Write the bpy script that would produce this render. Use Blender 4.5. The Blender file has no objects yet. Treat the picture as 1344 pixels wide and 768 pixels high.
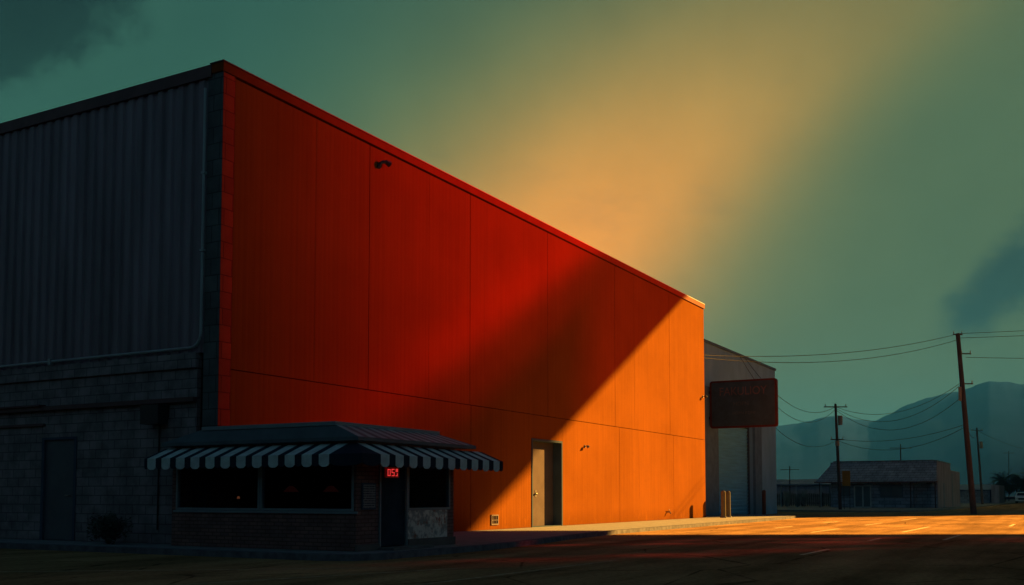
import bpy, bmesh, math, random
from mathutils import Vector, Matrix
random.seed(7)
C = bpy.context.scene.collection
PI = math.pi

# ------------------------------------------------------------------ camera
CAM = Vector((-15.891, -15.947, 1.0356)); YAW = math.radians(29.074); TILT = math.radians(3.447)
FPX, PY = 1342.61, 570.26
cd = bpy.data.cameras.new('camera'); cam = bpy.data.objects.new('camera', cd); C.objects.link(cam)
F3 = Vector((math.cos(YAW)*math.cos(TILT), math.sin(YAW)*math.cos(TILT), math.sin(TILT)))
R3 = Vector((math.sin(YAW), -math.cos(YAW), 0)); U3 = R3.cross(F3)
cam.matrix_world = Matrix.Translation(CAM) @ Matrix((R3, U3, -F3)).transposed().to_4x4()
cd.sensor_width = 36; cd.lens = FPX/1344*36; cd.shift_y = (PY-384)/1344; cd.clip_end = 20000; cd.clip_start = .05
bpy.context.scene.camera = cam

# ------------------------------------------------------------------ node helpers
class NT:
    def __init__(s, tree): s.t = tree; s.n = tree.nodes; s.l = tree.links
    def node(s, typ, ins=None, **kw):
        n = s.n.new(typ)
        for k, v in kw.items(): setattr(n, k, v)
        for k, v in (ins or {}).items(): s.put(n.inputs[k], v)
        return n
    def put(s, sock, v):
        if isinstance(v, bpy.types.NodeSocket): s.l.new(v, sock)
        elif isinstance(v, bpy.types.Node): s.l.new(v.outputs[0], sock)
        else: sock.default_value = v
    def m(s, op, a, b=0.0, c=0.0):
        n = s.n.new('ShaderNodeMath'); n.operation = op
        for i, v in enumerate((a, b, c)): s.put(n.inputs[i], v)
        return n.outputs[0]
    def dot(s, a, v):
        n = s.n.new('ShaderNodeVectorMath'); n.operation = 'DOT_PRODUCT'; s.put(n.inputs[0], a); n.inputs[1].default_value = v
        return n.outputs['Value']
    def sm(s, x, lo, hi, a=0.0, b=1.0):
        n = s.n.new('ShaderNodeMapRange'); n.interpolation_type = 'SMOOTHSTEP'
        for k, v in zip(('Value', 'From Min', 'From Max', 'To Min', 'To Max'), (x, lo, hi, a, b)): s.put(n.inputs[k], v)
        return n.outputs['Result']
    def mix(s, f, a, b, mode='MIX'):
        n = s.n.new('ShaderNodeMix'); n.data_type = 'RGBA'; n.blend_type = mode
        s.put(n.inputs[0], f); s.put(n.inputs[6], a if not isinstance(a, tuple) else (*a, 1)[:4]); s.put(n.inputs[7], b if not isinstance(b, tuple) else (*b, 1)[:4])
        return n.outputs[2]
    def noise(s, vec, scale, detail=4, rough=.55):
        n = s.n.new('ShaderNodeTexNoise'); s.put(n.inputs['Vector'], vec); n.inputs['Scale'].default_value = scale
        n.inputs['Detail'].default_value = detail; n.inputs['Roughness'].default_value = rough
        return n.outputs['Fac']
    def scale(s, vec, v):
        n = s.n.new('ShaderNodeVectorMath'); n.operation = 'MULTIPLY'; s.put(n.inputs[0], vec); n.inputs[1].default_value = v
        return n.outputs[0]

MATS = {}
def mat(name, col, rough=.8, spec=.3, metal=0, var=.25, vs=(1, 1, 1), vscale=2.0, bump=.0, bscale=30, kind=None, emit=None, col2=None, arg=None):
    """procedural principled material; var = strength of colour mottling"""
    if name in MATS: return MATS[name]
    m = bpy.data.materials.new(name); m.use_nodes = True; t = NT(m.node_tree); t.n.clear()
    out = t.node('ShaderNodeOutputMaterial'); b = t.node('ShaderNodeBsdfPrincipled')
    t.l.new(b.outputs[0], out.inputs[0])
    b.inputs['Roughness'].default_value = rough; b.inputs['Metallic'].default_value = metal; b.inputs['Specular IOR Level'].default_value = spec
    P = t.node('ShaderNodeNewGeometry').outputs['Position']
    sep = t.node('ShaderNodeSeparateXYZ', {0: P}); x, y, z = sep.outputs
    n1 = t.noise(t.scale(P, vs), vscale, 6, .6)
    f = t.sm(n1, .3, .7, 1-var, 1+var)
    height = None; base = (*col, 1)
    if kind in ('brick', 'block'):
        u = t.m('ADD', x, y)
        v = t.node('ShaderNodeCombineXYZ', {0: u, 1: z})
        bw, bh, mo = arg or (.24, .075, .008)
        br = t.node('ShaderNodeTexBrick', {'Vector': v, 'Color1': (*col, 1), 'Color2': (*(col2 or [c*.7 for c in col]), 1),
             'Mortar': (*[c*.45 for c in col], 1), 'Scale': 1.0, 'Mortar Size': mo, 'Mortar Smooth': .3, 'Bias': 0, 'Brick Width': bw, 'Row Height': bh})
        base = br.outputs[0]; height = t.m('SUBTRACT', 1.0, br.outputs[1])
    if kind == 'ribs':
        u = t.m('ADD', x, y)
        s_ = t.m('SINE', t.m('MULTIPLY', u, 2*PI/(arg or .16)))
        height = t.m('POWER', t.m('MULTIPLY_ADD', s_, .5, .5), .35)
        fine = t.noise(t.scale(P, (5, 5, .12)), 1.6, 5, .65)
        f = t.m('MULTIPLY', f, t.sm(fine, .25, .75, .91, 1.08))
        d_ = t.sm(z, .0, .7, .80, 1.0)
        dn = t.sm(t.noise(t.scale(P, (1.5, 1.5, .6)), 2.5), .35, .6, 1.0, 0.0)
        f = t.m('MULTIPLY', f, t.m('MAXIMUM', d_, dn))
    if kind == 'slats':
        s_ = t.m('SINE', t.m('MULTIPLY', z, 2*PI/(arg or .1)))
        height = t.m('MULTIPLY_ADD', s_, .5, .5)
    if kind == 'shingle':
        u = t.m('ADD', x, y)
        v = t.node('ShaderNodeCombineXYZ', {0: u, 1: z})
        br = t.node('ShaderNodeTexBrick', {'Vector': v, 'Color1': (*col, 1), 'Color2': (*[c*.75 for c in col], 1), 'Mortar': (*[c*.4 for c in col], 1),
            'Scale': 1.0, 'Mortar Size': .02, 'Brick Width': .5, 'Row Height': .22})
        base = br.outputs[0]; height = t.m('SUBTRACT', 1.0, br.outputs[1])
    if kind == 'marble':
        w = t.noise(t.scale(P, (1, 1, 1)), 5.5, 8, .7)
        base = t.mix(t.sm(w, .44, .56), (*col, 1), (*col2, 1))
        w2 = t.noise(t.scale(P, (1.7, 1.7, 1.2)), 3.1, 6, .7)
        base = t.mix(t.sm(w2, .56, .66), base, (.20, .08, .05, 1))
    if kind == 'road':
        n2 = t.noise(t.scale(P, (.10, 1.1, 1)), 1.0, 6, .6)       # tyre-worn streaks along the street
        n3 = t.noise(t.scale(P, (1, 1, 1)), 14, 4, .7)
        n4 = t.noise(t.scale(P, (.35, .35, 1)), 1, 4, .5)
        f = t.m('MULTIPLY', t.m('MULTIPLY', t.sm(n2, .3, .7, .66, 1.25), t.sm(n3, .3, .7, .75, 1.2)), t.sm(n4, .35, .65, .8, 1.12))
        vo = t.node('ShaderNodeTexVoronoi', {'Vector': t.scale(P, (.22, .35, 1)), 'Scale': 1.0}, feature='DISTANCE_TO_EDGE')
        wob = t.noise(P, 1.3, 4); crack = t.sm(t.m('ADD', vo.outputs[0], t.m('MULTIPLY', t.m('SUBTRACT', wob, .5), .05)), .0, .012, .45, 1)
        f = t.m('MULTIPLY', f, crack)
        height = t.m('MULTIPLY', n3, 1.0)
        b.inputs['Roughness'].default_value = rough
    if kind == 'walk':
        gx = t.m('ABSOLUTE', t.m('SUBTRACT', t.m('FRACT', t.m('DIVIDE', x, 1.8)), .5)); gy = t.m('ABSOLUTE', t.m('SUBTRACT', t.m('FRACT', t.m('DIVIDE', y, 1.8)), .5))
        j = t.m('MINIMUM', gx, gy); f = t.m('MULTIPLY', f, t.sm(j, .0, .008, .55, 1.0))
    if kind == 'menu':
        row = t.m('FRACT', t.m('MULTIPLY', z, 22)); bl = t.noise(t.scale(P, (60, 60, 22)), 1, 1)
        base = t.mix(t.m('MULTIPLY', t.m('GREATER_THAN', row, .55), t.m('GREATER_THAN', bl, .42)), (*col, 1), (*col2, 1))
    if kind == 'mesh':
        pass
    colr = t.mix(1.0, base, t.node('ShaderNodeCombineColor', {0: f, 1: f, 2: f}).outputs[0], 'MULTIPLY')
    t.l.new(colr, b.inputs['Base Color'])
    if bump or height is not None:
        bn = t.node('ShaderNodeBump'); bn.inputs['Strength'].default_value = bump or .5; bn.inputs['Distance'].default_value = .012
        nn = t.noise(P, bscale, 4, .6)
        h = nn if height is None else t.m('MULTIPLY_ADD', nn, .35, height)
        t.l.new(h, bn.inputs['Height']); t.l.new(bn.outputs[0], b.inputs['Normal'])
    if emit:
        b.inputs['Emission Color'].default_value = (*emit[:3], 1); b.inputs['Emission Strength'].default_value = emit[3]
    MATS[name] = m; return m

def glass(name, tint=(.75, .85, .9), rough=.02):
    if name in MATS: return MATS[name]
    m = bpy.data.materials.new(name); m.use_nodes = True; t = NT(m.node_tree); t.n.clear()
    out = t.node('ShaderNodeOutputMaterial')
    tr = t.node('ShaderNodeBsdfTransparent', {0: (*tint, 1)}); gl = t.node('ShaderNodeBsdfGlossy', {'Color': (.9, .95, 1, 1), 'Roughness': rough})
    fr = t.node('ShaderNodeFresnel', {'IOR': 1.45})
    mx = t.node('ShaderNodeMixShader', {0: t.m('MULTIPLY', t.m('MULTIPLY', fr.outputs[0], .8), t.m('SUBTRACT', 1.0, t.node('ShaderNodeNewGeometry').outputs['Backfacing'])), 1: tr.outputs[0], 2: gl.outputs[0]})
    t.l.new(mx.outputs[0], out.inputs[0]); MATS[name] = m; return m

# ------------------------------------------------------------------ object helpers
def tag(o, label=None, cat=None, group=None, kind=None):
    if label: o['label'] = label
    if cat: o['category'] = cat
    if group: o['group'] = group
    if kind: o['kind'] = kind
    return o
def empty(name, loc, label, cat, group=None):
    o = bpy.data.objects.new(name, None); C.objects.link(o); o.location = loc; o.empty_display_size = .2
    bpy.context.view_layer.update()
    return tag(o, label, cat, group)
class MB:
    """collects boxes, prisms and tubes (world coordinates) into one mesh object"""
    def __init__(s): s.v = []; s.f = []; s.mi = []; s.cur = 0
    def mat(s, i): s.cur = i; return s
    def poly(s, pts):
        b = len(s.v); s.v += [tuple(p) for p in pts]; s.f.append(tuple(range(b, b+len(pts)))); s.mi.append(s.cur); return s
    def raw(s, vs, fs):
        b = len(s.v); s.v += [tuple(p) for p in vs]
        for f in fs: s.f.append(tuple(i+b for i in f)); s.mi.append(s.cur)
        return s
    def box(s, x0, x1, y0, y1, z0, z1):
        if x0 > x1: x0, x1 = x1, x0
        if y0 > y1: y0, y1 = y1, y0
        if z0 > z1: z0, z1 = z1, z0
        vs = [(x0,y0,z0),(x1,y0,z0),(x1,y1,z0),(x0,y1,z0),(x0,y0,z1),(x1,y0,z1),(x1,y1,z1),(x0,y1,z1)]
        return s.raw(vs, [(3,2,1,0),(4,5,6,7),(0,1,5,4),(1,2,6,5),(2,3,7,6),(3,0,4,7)])
    def hexa(s, bot, top):
        return s.raw(list(bot)+list(top), [(3,2,1,0),(4,5,6,7),(0,1,5,4),(1,2,6,5),(2,3,7,6),(3,0,4,7)])
    def prism(s, pts, z0, z1):
        n = len(pts); vs = [(p[0],p[1],z0) for p in pts]+[(p[0],p[1],z1) for p in pts]
        return s.raw(vs, [tuple(reversed(range(n))), tuple(range(n,2*n))]+[(i,(i+1)%n,n+(i+1)%n,n+i) for i in range(n)])
    def tube(s, pts, r, seg=8, r2=None):
        pts = [Vector(p) for p in pts]; n = len(pts); vs = []; fs = []
        for i, p in enumerate(pts):
            d = (pts[min(i+1,n-1)]-pts[max(i-1,0)]).normalized()
            a = d.cross(Vector((0,0,1))) if abs(d.z) < .95 else d.cross(Vector((1,0,0)))
            a.normalize(); b = d.cross(a); rr = r if r2 is None else r+(r2-r)*i/(n-1)
            for k in range(seg):
                q = 2*PI*k/seg; vs.append(p+a*math.cos(q)*rr+b*math.sin(q)*rr)
        for i in range(n-1):
            for k in range(seg):
                k2 = (k+1)%seg; fs.append((i*seg+k, i*seg+k2, (i+1)*seg+k2, (i+1)*seg+k))
        fs.append(tuple(reversed(range(seg)))); fs.append(tuple((n-1)*seg+k for k in range(seg)))
        return s.raw(vs, fs)
    def each(s, name, mats, parent, **kw):
        """one object for every separate piece"""
        par = list(range(len(s.v)))
        def find(i):
            while par[i] != i: par[i] = par[par[i]]; i = par[i]
            return i
        for f in s.f:
            for i in f[1:]: par[find(i)] = find(f[0])
        groups = {}
        for f, mi in zip(s.f, s.mi): groups.setdefault(find(f[0]), []).append((f, mi))
        r = []
        for g_ in groups.values():
            m = MB(); ids = {}
            for f, mi in g_:
                for i in f:
                    if i not in ids: ids[i] = len(m.v); m.v.append(s.v[i])
                m.f.append(tuple(ids[i] for i in f)); m.mi.append(mi)
            r.append(m.build(name, mats, parent, **kw))
        return r
    def build(s, name, mats, parent=None, smooth=False, bevel=0, **tg):
        me = bpy.data.meshes.new(name);
        off = Vector((0,0,0))
        if parent:
            off = parent.matrix_world.translation
        elif s.v:
            xs, ys, zs = zip(*s.v); off = Vector(((min(xs)+max(xs))/2, (min(ys)+max(ys))/2, min(zs)))
        me.from_pydata([tuple(Vector(v)-off) for v in s.v], [], s.f)
        if not isinstance(mats, (list, tuple)): mats = [mats]
        for m in mats: me.materials.append(m)
        for p, i in zip(me.polygons, s.mi): p.material_index = i; p.use_smooth = smooth
        bm = bmesh.new(); bm.from_mesh(me); bmesh.ops.recalc_face_normals(bm, faces=bm.faces); bm.to_mesh(me); bm.free()
        o = bpy.data.objects.new(name, me); C.objects.link(o)
        if parent: o.parent = parent
        else: o.location = off
        bpy.context.view_layer.update()
        if bevel:
            bv = o.modifiers.new('bevel', 'BEVEL'); bv.width = bevel; bv.segments = 2; bv.limit_method = 'ANGLE'
        if tg: tag(o, **tg)
        return o
def text_mesh(txt, size, depth, mtx, m, name, parent):
    cu = bpy.data.curves.new('t', 'FONT'); cu.body = txt; cu.size = size; cu.extrude = depth; cu.align_x = 'CENTER'; cu.align_y = 'CENTER'
    o = bpy.data.objects.new('t', cu); C.objects.link(o); bpy.context.view_layer.update()
    me = bpy.data.meshes.new_from_object(o.evaluated_get(bpy.context.evaluated_depsgraph_get())); bpy.data.objects.remove(o)
    me.transform(Matrix.Translation(-parent.matrix_world.translation) @ mtx); me.materials.clear(); me.materials.append(m)
    q = bpy.data.objects.new(name, me); C.objects.link(q); q.parent = parent; return q
def cat_pts(a, b, sag, n=24):
    a = Vector(a); b = Vector(b); return [a.lerp(b, i/n)+Vector((0,0,-4*sag*(i/n)*(1-i/n))) for i in range(n+1)]

# ------------------------------------------------------------------ materials
M_red = mat('red_cladding', (.212, .073, .011), rough=.85, spec=.0, var=.09, vscale=.35, kind='ribs', bump=.22, arg=.17)
M_redbrick = mat('painted_red_brick', (.40, .06, .02), kind='block', arg=(.5, .36, .012), rough=.75, spec=.1, var=.1, bump=.6)
M_redtrim = mat('red_trim', (.20, .05, .010), rough=.7, spec=.02, var=.1)
M_seam = mat('dark_seam', (.02, .008, .006), rough=1, spec=0, var=.1)
M_corr = mat('dark_corrugated_steel', (.19, .16, .19), rough=.6, spec=.4, var=.28, vs=(1, 1, .15), vscale=1.5)
M_block = mat('dark_painted_block', (.24, .22, .23), kind='block', arg=(.42, .21, .012), rough=.85, spec=.15, var=.3, bump=.6, col2=(.19, .18, .19))
M_pier = mat('grey_block_pier', (.10, .12, .125), kind='block', arg=(.4, .36, .014), rough=.85, var=.2, bump=.6)
M_darktrim = mat('dark_trim', (.10, .05, .05), rough=.6, var=.2)
M_pipe = mat('galvanised_pipe', (.30, .36, .38), rough=.5, spec=.4, var=.1)
M_doorblue = mat('slate_door_paint', (.075, .10, .12), rough=.5, var=.1)
M_doortan = mat('tan_door_paint', (.118, .100, .10), rough=.8, spec=.0, var=.08)
M_frame = mat('steel_frame', (.07, .10, .14), rough=.8, spec=.0, var=.1)
M_metal = mat('dull_metal', (.25, .22, .18), rough=.45, metal=.5, var=.1)
M_black = mat('black_metal', (.02, .02, .022), rough=.5, var=.1)
M_lamp = mat('lamp_body', (.16, .14, .14), rough=.7, spec=.05, var=.1)
M_concrete = mat('sidewalk_concrete', (.225, .24, .25), rough=.9, spec=.1, kind='walk', var=.14, vscale=3, bump=.3, bscale=60)
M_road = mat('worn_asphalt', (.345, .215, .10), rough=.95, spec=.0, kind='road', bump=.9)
M_ground = mat('scrub_ground', (.02, .03, .03), rough=1, spec=0, var=.4, vscale=.2)
M_paint = mat('road_paint', (.6, .5, .3), rough=.8, var=.3, vscale=6)
M_brick = mat('brown_brick', (.24, .13, .11), kind='brick', arg=(.22, .075, .01), col2=(.17, .10, .095), rough=.85, var=.2, bump=.6)
M_stripe_w = mat('awning_pale_canvas', (.52, .66, .66), rough=.9, spec=.1, var=.14, vscale=5)
M_stripe_d = mat('awning_dark_canvas', (.015, .03, .05), rough=.9, spec=.1, var=.1)
M_roofdark = mat('mansard_dark', (.08, .12, .14), rough=.6, var=.15)
M_roofpale = mat('mansard_pale', (.26, .36, .38), rough=.6, var=.15)
M_winframe = mat('window_frame', (.20, .27, .30), rough=.5, var=.05)
M_glass = glass('window_glass')
M_marble = mat('marble', (.60, .68, .64), kind='marble', col2=(.20, .29, .30), rough=.4, spec=.4, var=.1)
M_menu = mat('menu_sheet', (.20, .23, .24), kind='menu', col2=(.04, .05, .06), rough=.7, var=.05)
M_led = mat('led_red', (.3, .01, .01), emit=(1, .05, .05, .13))
M_ledbk = mat('led_back', (.10, .003, .003), rough=.4, emit=(1, .01, .01, .005))
M_grey = mat('grey_render', (.24, .42, .55), rough=.9, var=.12, vscale=.8, vs=(1, 1, .4))
M_greyd = mat('grey_render_dark', (.12, .20, .27), rough=.9, var=.15)
M_roll = mat('blue_roller_door', (.18, .55, .78), rough=.6, var=.12, vs=(.3,.3,6), vscale=2)
M_signred = mat('sign_frame_red', (.10, .012, .008), rough=.5, var=.1)
M_signface = mat('sign_face', (.04, .065, .10), rough=.6, var=.2)
M_signtext = mat('sign_letters', (.15, .085, .10), rough=.7, var=.2)
M_signtext2 = mat('sign_small_letters', (.09, .09, .11), rough=.7, var=.2)
M_boll = mat('bollard_paint', (.15, .14, .11), rough=.8, spec=.0, var=.15)
M_bollr = mat('bollard_rust', (.12, .04, .025), rough=.7, var=.15)
M_pole = mat('weathered_pole', (.06, .045, .045), rough=.9, var=.3, vs=(4, 4, .4))
M_wire = mat('cable', (.03, .035, .035), rough=.7, var=0)
M_shopwall = mat('shop_wall', (.21, .27, .35), kind='brick', arg=(.9, .3, .03), rough=.9, var=.2)
M_shopside = mat('shop_side_wall', (.22, .22, .27), rough=.9, var=.25, vs=(1, 1, .2))
M_shingle = mat('shingle_roof', (.27, .33, .40), kind='shingle', rough=.9, var=.2)
M_white = mat('pale_trim', (.30, .36, .38), rough=.7, var=.1)
M_yellow = mat('yellow_sign', (.30, .15, .02), rough=.6, var=.15)
M_leaf = mat('dark_leaf', (.05, .075, .06), rough=.8, var=.4, vscale=3)
M_palm = mat('palm_leaf', (.045, .07, .055), rough=.8, var=.3, vscale=2)
M_bark = mat('bark', (.06, .05, .04), rough=.9, var=.3)
M_carw = mat('white_car_paint', (.75, .78, .8), rough=.3, spec=.5, var=.02)
M_tyre = mat('tyre', (.02, .02, .02), rough=.9, var=.1)
M_light = mat('headlight', (.5, .55, .55), rough=.2, var=.02)
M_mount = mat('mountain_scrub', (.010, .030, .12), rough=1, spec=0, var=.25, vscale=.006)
M_drum = mat('interior_dark', (.03, .03, .035), rough=.8, var=.2)
M_redshade = mat('red_lamp_shade', (.2, .02, .02), rough=.5, emit=(1, .12, .09, .0011))
M_bulb = mat('warm_bulb', (.4, .2, .1), emit=(1, .25, .10, .018))

# ------------------------------------------------------------------ ground and street
MB().poly([(-1490,-3990,-.2),(6490,-3990,-.2),(6490,7190,-.2),(-1490,7190,-.2)]).build('ground', M_ground, kind='structure')
MB().poly([(-70,-90,-.12),(330,-90,-.12),(330,60,-.12),(-70,60,-.12)]).build('road', M_road, kind='structure')
kerb = [(-1.5, 60), (-1.5, -3.9), (-1.3, -4.55), (-.7, -4.85), (3.0, -4.85), (6, -4.5), (9, -3.95), (13, -3.55), (18, -3.4), (30, -3.22), (36.5, -3.0), (38.8, -2.7), (40.2, -2.1), (41.0, -1.0), (41.3, .3), (41.3, 1.72)]
def offs(pts, d):
    r = []
    for i, p in enumerate(pts):
        a = Vector(pts[max(i-1, 0)]); b = Vector(pts[min(i+1, len(pts)-1)]); t_ = (b-a).normalized(); n_ = Vector((-t_.y, t_.x)); r.append((p[0]+n_.x*d, p[1]+n_.y*d))
    return r
inner = offs(kerb, .16)
w = MB()
for i in range(len(kerb)-1):
    a, b, c, d = kerb[i], kerb[i+1], inner[i+1], inner[i]
    w.hexa([(a[0],a[1],-.16),(b[0],b[1],-.16),(c[0],c[1],-.16),(d[0],d[1],-.16)], [(a[0]+.0,a[1],-.004),(b[0],b[1],-.004),(c[0],c[1],.0),(d[0],d[1],.0)])
w.build('kerb', mat('kerb_concrete', (.14, .15, .17), rough=.9, spec=0, var=.25, vscale=5, bump=.3), kind='structure')
MB().prism(inner+[(41.2, 60)], -.16, -.003).build('sidewalk', M_concrete, kind='structure')
MB().prism([(60.5, 40), (60.5, -2.2), (62, -4.6), (66, -5.7), (76, -6.3), (100, -6.6), (330, -6.6), (330, 40)], -.16, 0).build('far_sidewalk', mat('far_concrete', (.17,.18,.165), rough=.9, var=.15, kind='walk'), kind='structure')
mk = MB(); zz = -.1165
def dash(x0, x1, y, wd=.11):
    mk.poly([(x0,y-wd/2,zz),(x1,y-wd/2,zz),(x1,y+wd/2,zz),(x0,y+wd/2,zz)])
for x0, x1, y in [(21.0,23.6,-6.25),(29,32,-6.25),(17.2,21.5,-8.4),(26.5,30.5,-8.4),(18.9,25.5,-10.9),(11.8,13.6,-11.1),(4.5,7,-11.1),(13.2,17.4,-12.75),(27.6,31,-13.5),(36,41,-8.4)]: dash(x0, x1, y)
mk.mat(1)
for (xa, ya), (xb, yb) in (((-9.2, -4.6), (-1.9, -7.2)), ((-9.4, -8.2), (1.2, -8.6)), ((-7.5, .5), (-2.2, -6.4))):
    d_ = Vector((xb-xa, yb-ya)).normalized()*.05; mk.poly([(xa-d_.y, ya+d_.x, zz), (xa+d_.y, ya-d_.x, zz), (xb+d_.y, yb-d_.x, zz), (xb-d_.y, yb+d_.x, zz)])
mk.build('road_markings', [M_paint, mat('worn_paint', (.42,.30,.17), rough=.9, var=.35, vscale=5, spec=0)], kind='structure')

# ------------------------------------------------------------------ the red warehouse
L, H = 32.13, 10.4
wh = empty('warehouse', (0,0,0), 'huge windowless warehouse with a ribbed red-orange side wall and dark corrugated end wall', 'warehouse')
MB().box(.09, L-.02, .08, 45, 0, H-.12).build('wall', M_seam, wh)
g = .013; zs = 3.76
c = MB()
def pan(x0, x1, z0, z1, y=0): c.box(x0+g, x1-g, y, .08, z0+g*.8, z1-g*.8)
ups = [.31, 5.18, 10.19, 15.33, 21.15, 27.3, L-.0]
for a, b in zip(ups, ups[1:]): pan(a, b, zs, H-.22)
DX0, DX1, DZ = 14.12, 16.42, 2.96
lows = [.31, 10.26, DX0, DX1, 21.55, 27.69, L]
for a, b in zip(lows, lows[1:]):
    if a == DX0: c.box(DX0-g, DX1+g, 0, .08, DZ, zs-g*.8)
    else:
        c.box(a+(g if a not in (DX1,) else 0), b-(g if b not in (DX0,) else 0), 0, .08, 0.004, zs-g*.8)
# standing seams: shallow cover strips of the lesser joints
for x, z0, z1 in [(3.07, zs, H-.24), (7.97, zs, H-.24), (23.17, zs, H-.24), (23.6, .9, zs-.3), (12.1, .03, zs-.1)]:
    c.box(x-.015, x+.015, -.003, .0, z0+.03, z1)
clad = c.build('red_cladding', M_red, wh)
MB().box(-.055, .295, -.012, .43, 0, H-.20).build('corner_pier', [M_pier], wh)
p = MB(); p.box(-.05, .295, -.022, -.013, 0.01, H-.21); p.build('painted_brick_strip', M_redbrick, wh)
MB().box(-.09, L+.03, -.05, .30, H-.20, H).build('coping', M_redtrim, wh)
MB().box(-.10, .30, .31, 45, H-.27, H-.0).build('end_wall_coping', M_darktrim, wh)
MB().box(-.11, L+.04, -.065, .34, H+.002, H+.03).build('coping_cap', M_darktrim, wh)
# corrugated end wall (faces -x)
cc = MB(); y = .44; pts = []
while y < 32: pts += [(.0, y), (.0, y+.10), (-.045, y+.14), (-.045, y+.28)]; y += .32
for (xa, ya), (xb, yb) in zip(pts, pts[1:]):
    cc.poly([(xa, ya, 4.12), (xb, yb, 4.12), (xb, yb, H-.26), (xa, ya, H-.26)])
cc.build('corrugated_panel', M_corr, wh)
MB().box(.02, .09, .63, 45, 4.0, H-.42).build('end_wall_backing', M_seam, wh)
MB().box(-.03, .09, .63, 4.45, 0, 3.80).box(-.03, .09, 5.68, 45, 0, 3.80).box(-.03, .09, 4.45, 5.68, 2.42, 3.80).build('end_wall_masonry', M_block, wh)
MB().box(-.10, .09, .62, 45, 3.80, 4.12).build('band_course', M_block, wh)
MB().box(-.16, -.03, .62, 45, 3.06, 3.16).box(-.22, -.03, 5.6, 45, 3.16, 3.20).box(-.10, -.03, 5.6, 45, 2.70, 2.76).each('ledge', M_darktrim, wh)
d = MB().box(.0, .06, 4.53, 5.60, 0.01, 2.36).build('end_wall_door', M_doorblue, wh, bevel=.006)
MB().tube([(-.03, 4.66, 1.05), (-.07, 4.66, 1.05), (-.07, 4.78, 1.05)], .014).build('handle', M_metal, d)
MB().box(-.05, .09, 4.45, 4.53, 0, 2.42).box(-.05, .09, 5.60, 5.68, 0, 2.42).box(-.05, .09, 4.53, 5.60, 2.36, 2.42).build('end_wall_door_frame', M_frame, wh)
pp = [(-.10, .47, H-.5), (-.10, .47, 4.55)] + [(-.10, .47+.3*(1-math.cos(a)), 4.55-.32*math.sin(a)) for a in (.3,.6,.9,1.2,1.57)] + [(-.13, 4, 4.22), (-.13, 12, 4.2), (-.13, 30, 4.2)]
MB().tube(pp, .032).box(-.14, -.05, .42, .52, 8.0, 8.05).box(-.14, -.05, .42, .52, 6.3, 6.35).box(-.18,-.08,5.3,5.38,4.14,4.28).build('conduit', M_pipe, wh)
MB().box(-.35, -.03, 1.45, 2.0, 2.78, 3.02).hexa([(-.35,1.45,2.6),(-.10,1.45,2.6),(-.10,2.0,2.6),(-.35,2.0,2.6)], [(-.35,1.45,2.78),(-.03,1.45,2.78),(-.03,2.0,2.78),(-.35,2.0,2.78)]).build('wall_pack_light', M_black, wh)
MB().tube([(-.06,1.72,.3),(-.06,1.72,2.6)], .018).build('cable_drop', M_black, wh)
# door recess in the red wall
r = .34
f_ = MB().box(DX0-.0, DX0+.07, -.02, r, 0, DZ).box(DX1-.07, DX1, -.02, r, 0, DZ).box(DX0+.07, DX1-.07, -.02, r, DZ-.07, DZ).box(DX0+.07, DX1-.07, .0, r, .0, .02)
f_.build('door_frame', M_frame, wh)
d = MB().box(DX0+.07, DX1-.07, r-.02, r+.05, .02, DZ-.07).build('door', M_doortan, wh)
h = MB().tube([(DX0+.90, r-.03, 1.12), (DX0+.90, r-.09, 1.12)], .035).tube([(DX0+.90, r-.085, 1.12), (DX0+.78, r-.085, 1.12)], .018).box(DX0+.855, DX0+.945, r-.032, r-.02, 1.0, 1.24)
h.build('handle', M_black, d)
# carve the recess out of the dark core: rebuild the core as pieces
bpy.data.objects.remove([o for o in wh.children if o.name.startswith('wall') and o.name == 'wall'][0])
k = MB().box(.09, DX0, .082, 45, 0, H-.12).box(DX1, L-.02, .082, 45, 0, H-.12).box(DX0, DX1, .082, 45, DZ, H-.12).box(DX0, DX1, r+.052, 45, 0, DZ)
k.build('wall', M_seam, wh)
def wall_lamp(x, z, s, m):
    o = MB().box(x-.07*s, x+.07*s, -.03, 0, z-.1*s, z+.1*s)
    o.tube([(x,-.03,z), (x,-.16*s,z+.05*s), (x,-.26*s,z+.02*s)], .035*s, 8)
    o.tube([(x,-.24*s,z+.06*s), (x+.02,-.34*s,z-.10*s)], .10*s, 10, .14*s)
    return o.build('wall_lamp', m, wh, smooth=False)
wall_lamp(18.3, 2.86, .46, M_lamp); wall_lamp(31.85, 5.85, .55, M_black)
o = MB().tube([(5.56,-.01,9.72),(5.57,-.05,9.79),(5.64,-.09,9.84),(5.72,-.12,9.855)], .045, 10).tube([(5.71,-.12,9.855),(5.84,-.145,9.83)], .055, 10, .085).box(5.50,5.62,-.03,0,9.66,9.77)
o.build('floodlight', mat('floodlight_body', (.09,.05,.055), rough=.5), wh)
v = MB().box(11.45, 11.88, -.03, 0, .14, .18).box(11.45, 11.88, -.03, 0, .42, .46).box(11.45, 11.49, -.03, 0, .18, .42).box(11.84, 11.88, -.03, 0, .18, .42).box(11.58,11.6,-.025,0,.18,.42).box(11.72,11.74,-.025,0,.18,.42)
v.box(11.49, 11.84, -.025, 0, .28, .30)
v.build('vent_grille', M_lamp, wh); MB().box(11.49, 11.84, -.008, -.001, .18, .42).build('vent_screen', M_seam, wh)
MB().tube([(26.85,0,.34),(26.85,-.12,.34),(26.85,-.16,.26)], .03).tube([(26.80,-.08,.42),(26.92,-.08,.42)], .02).build('spigot', M_lamp, wh)

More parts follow.
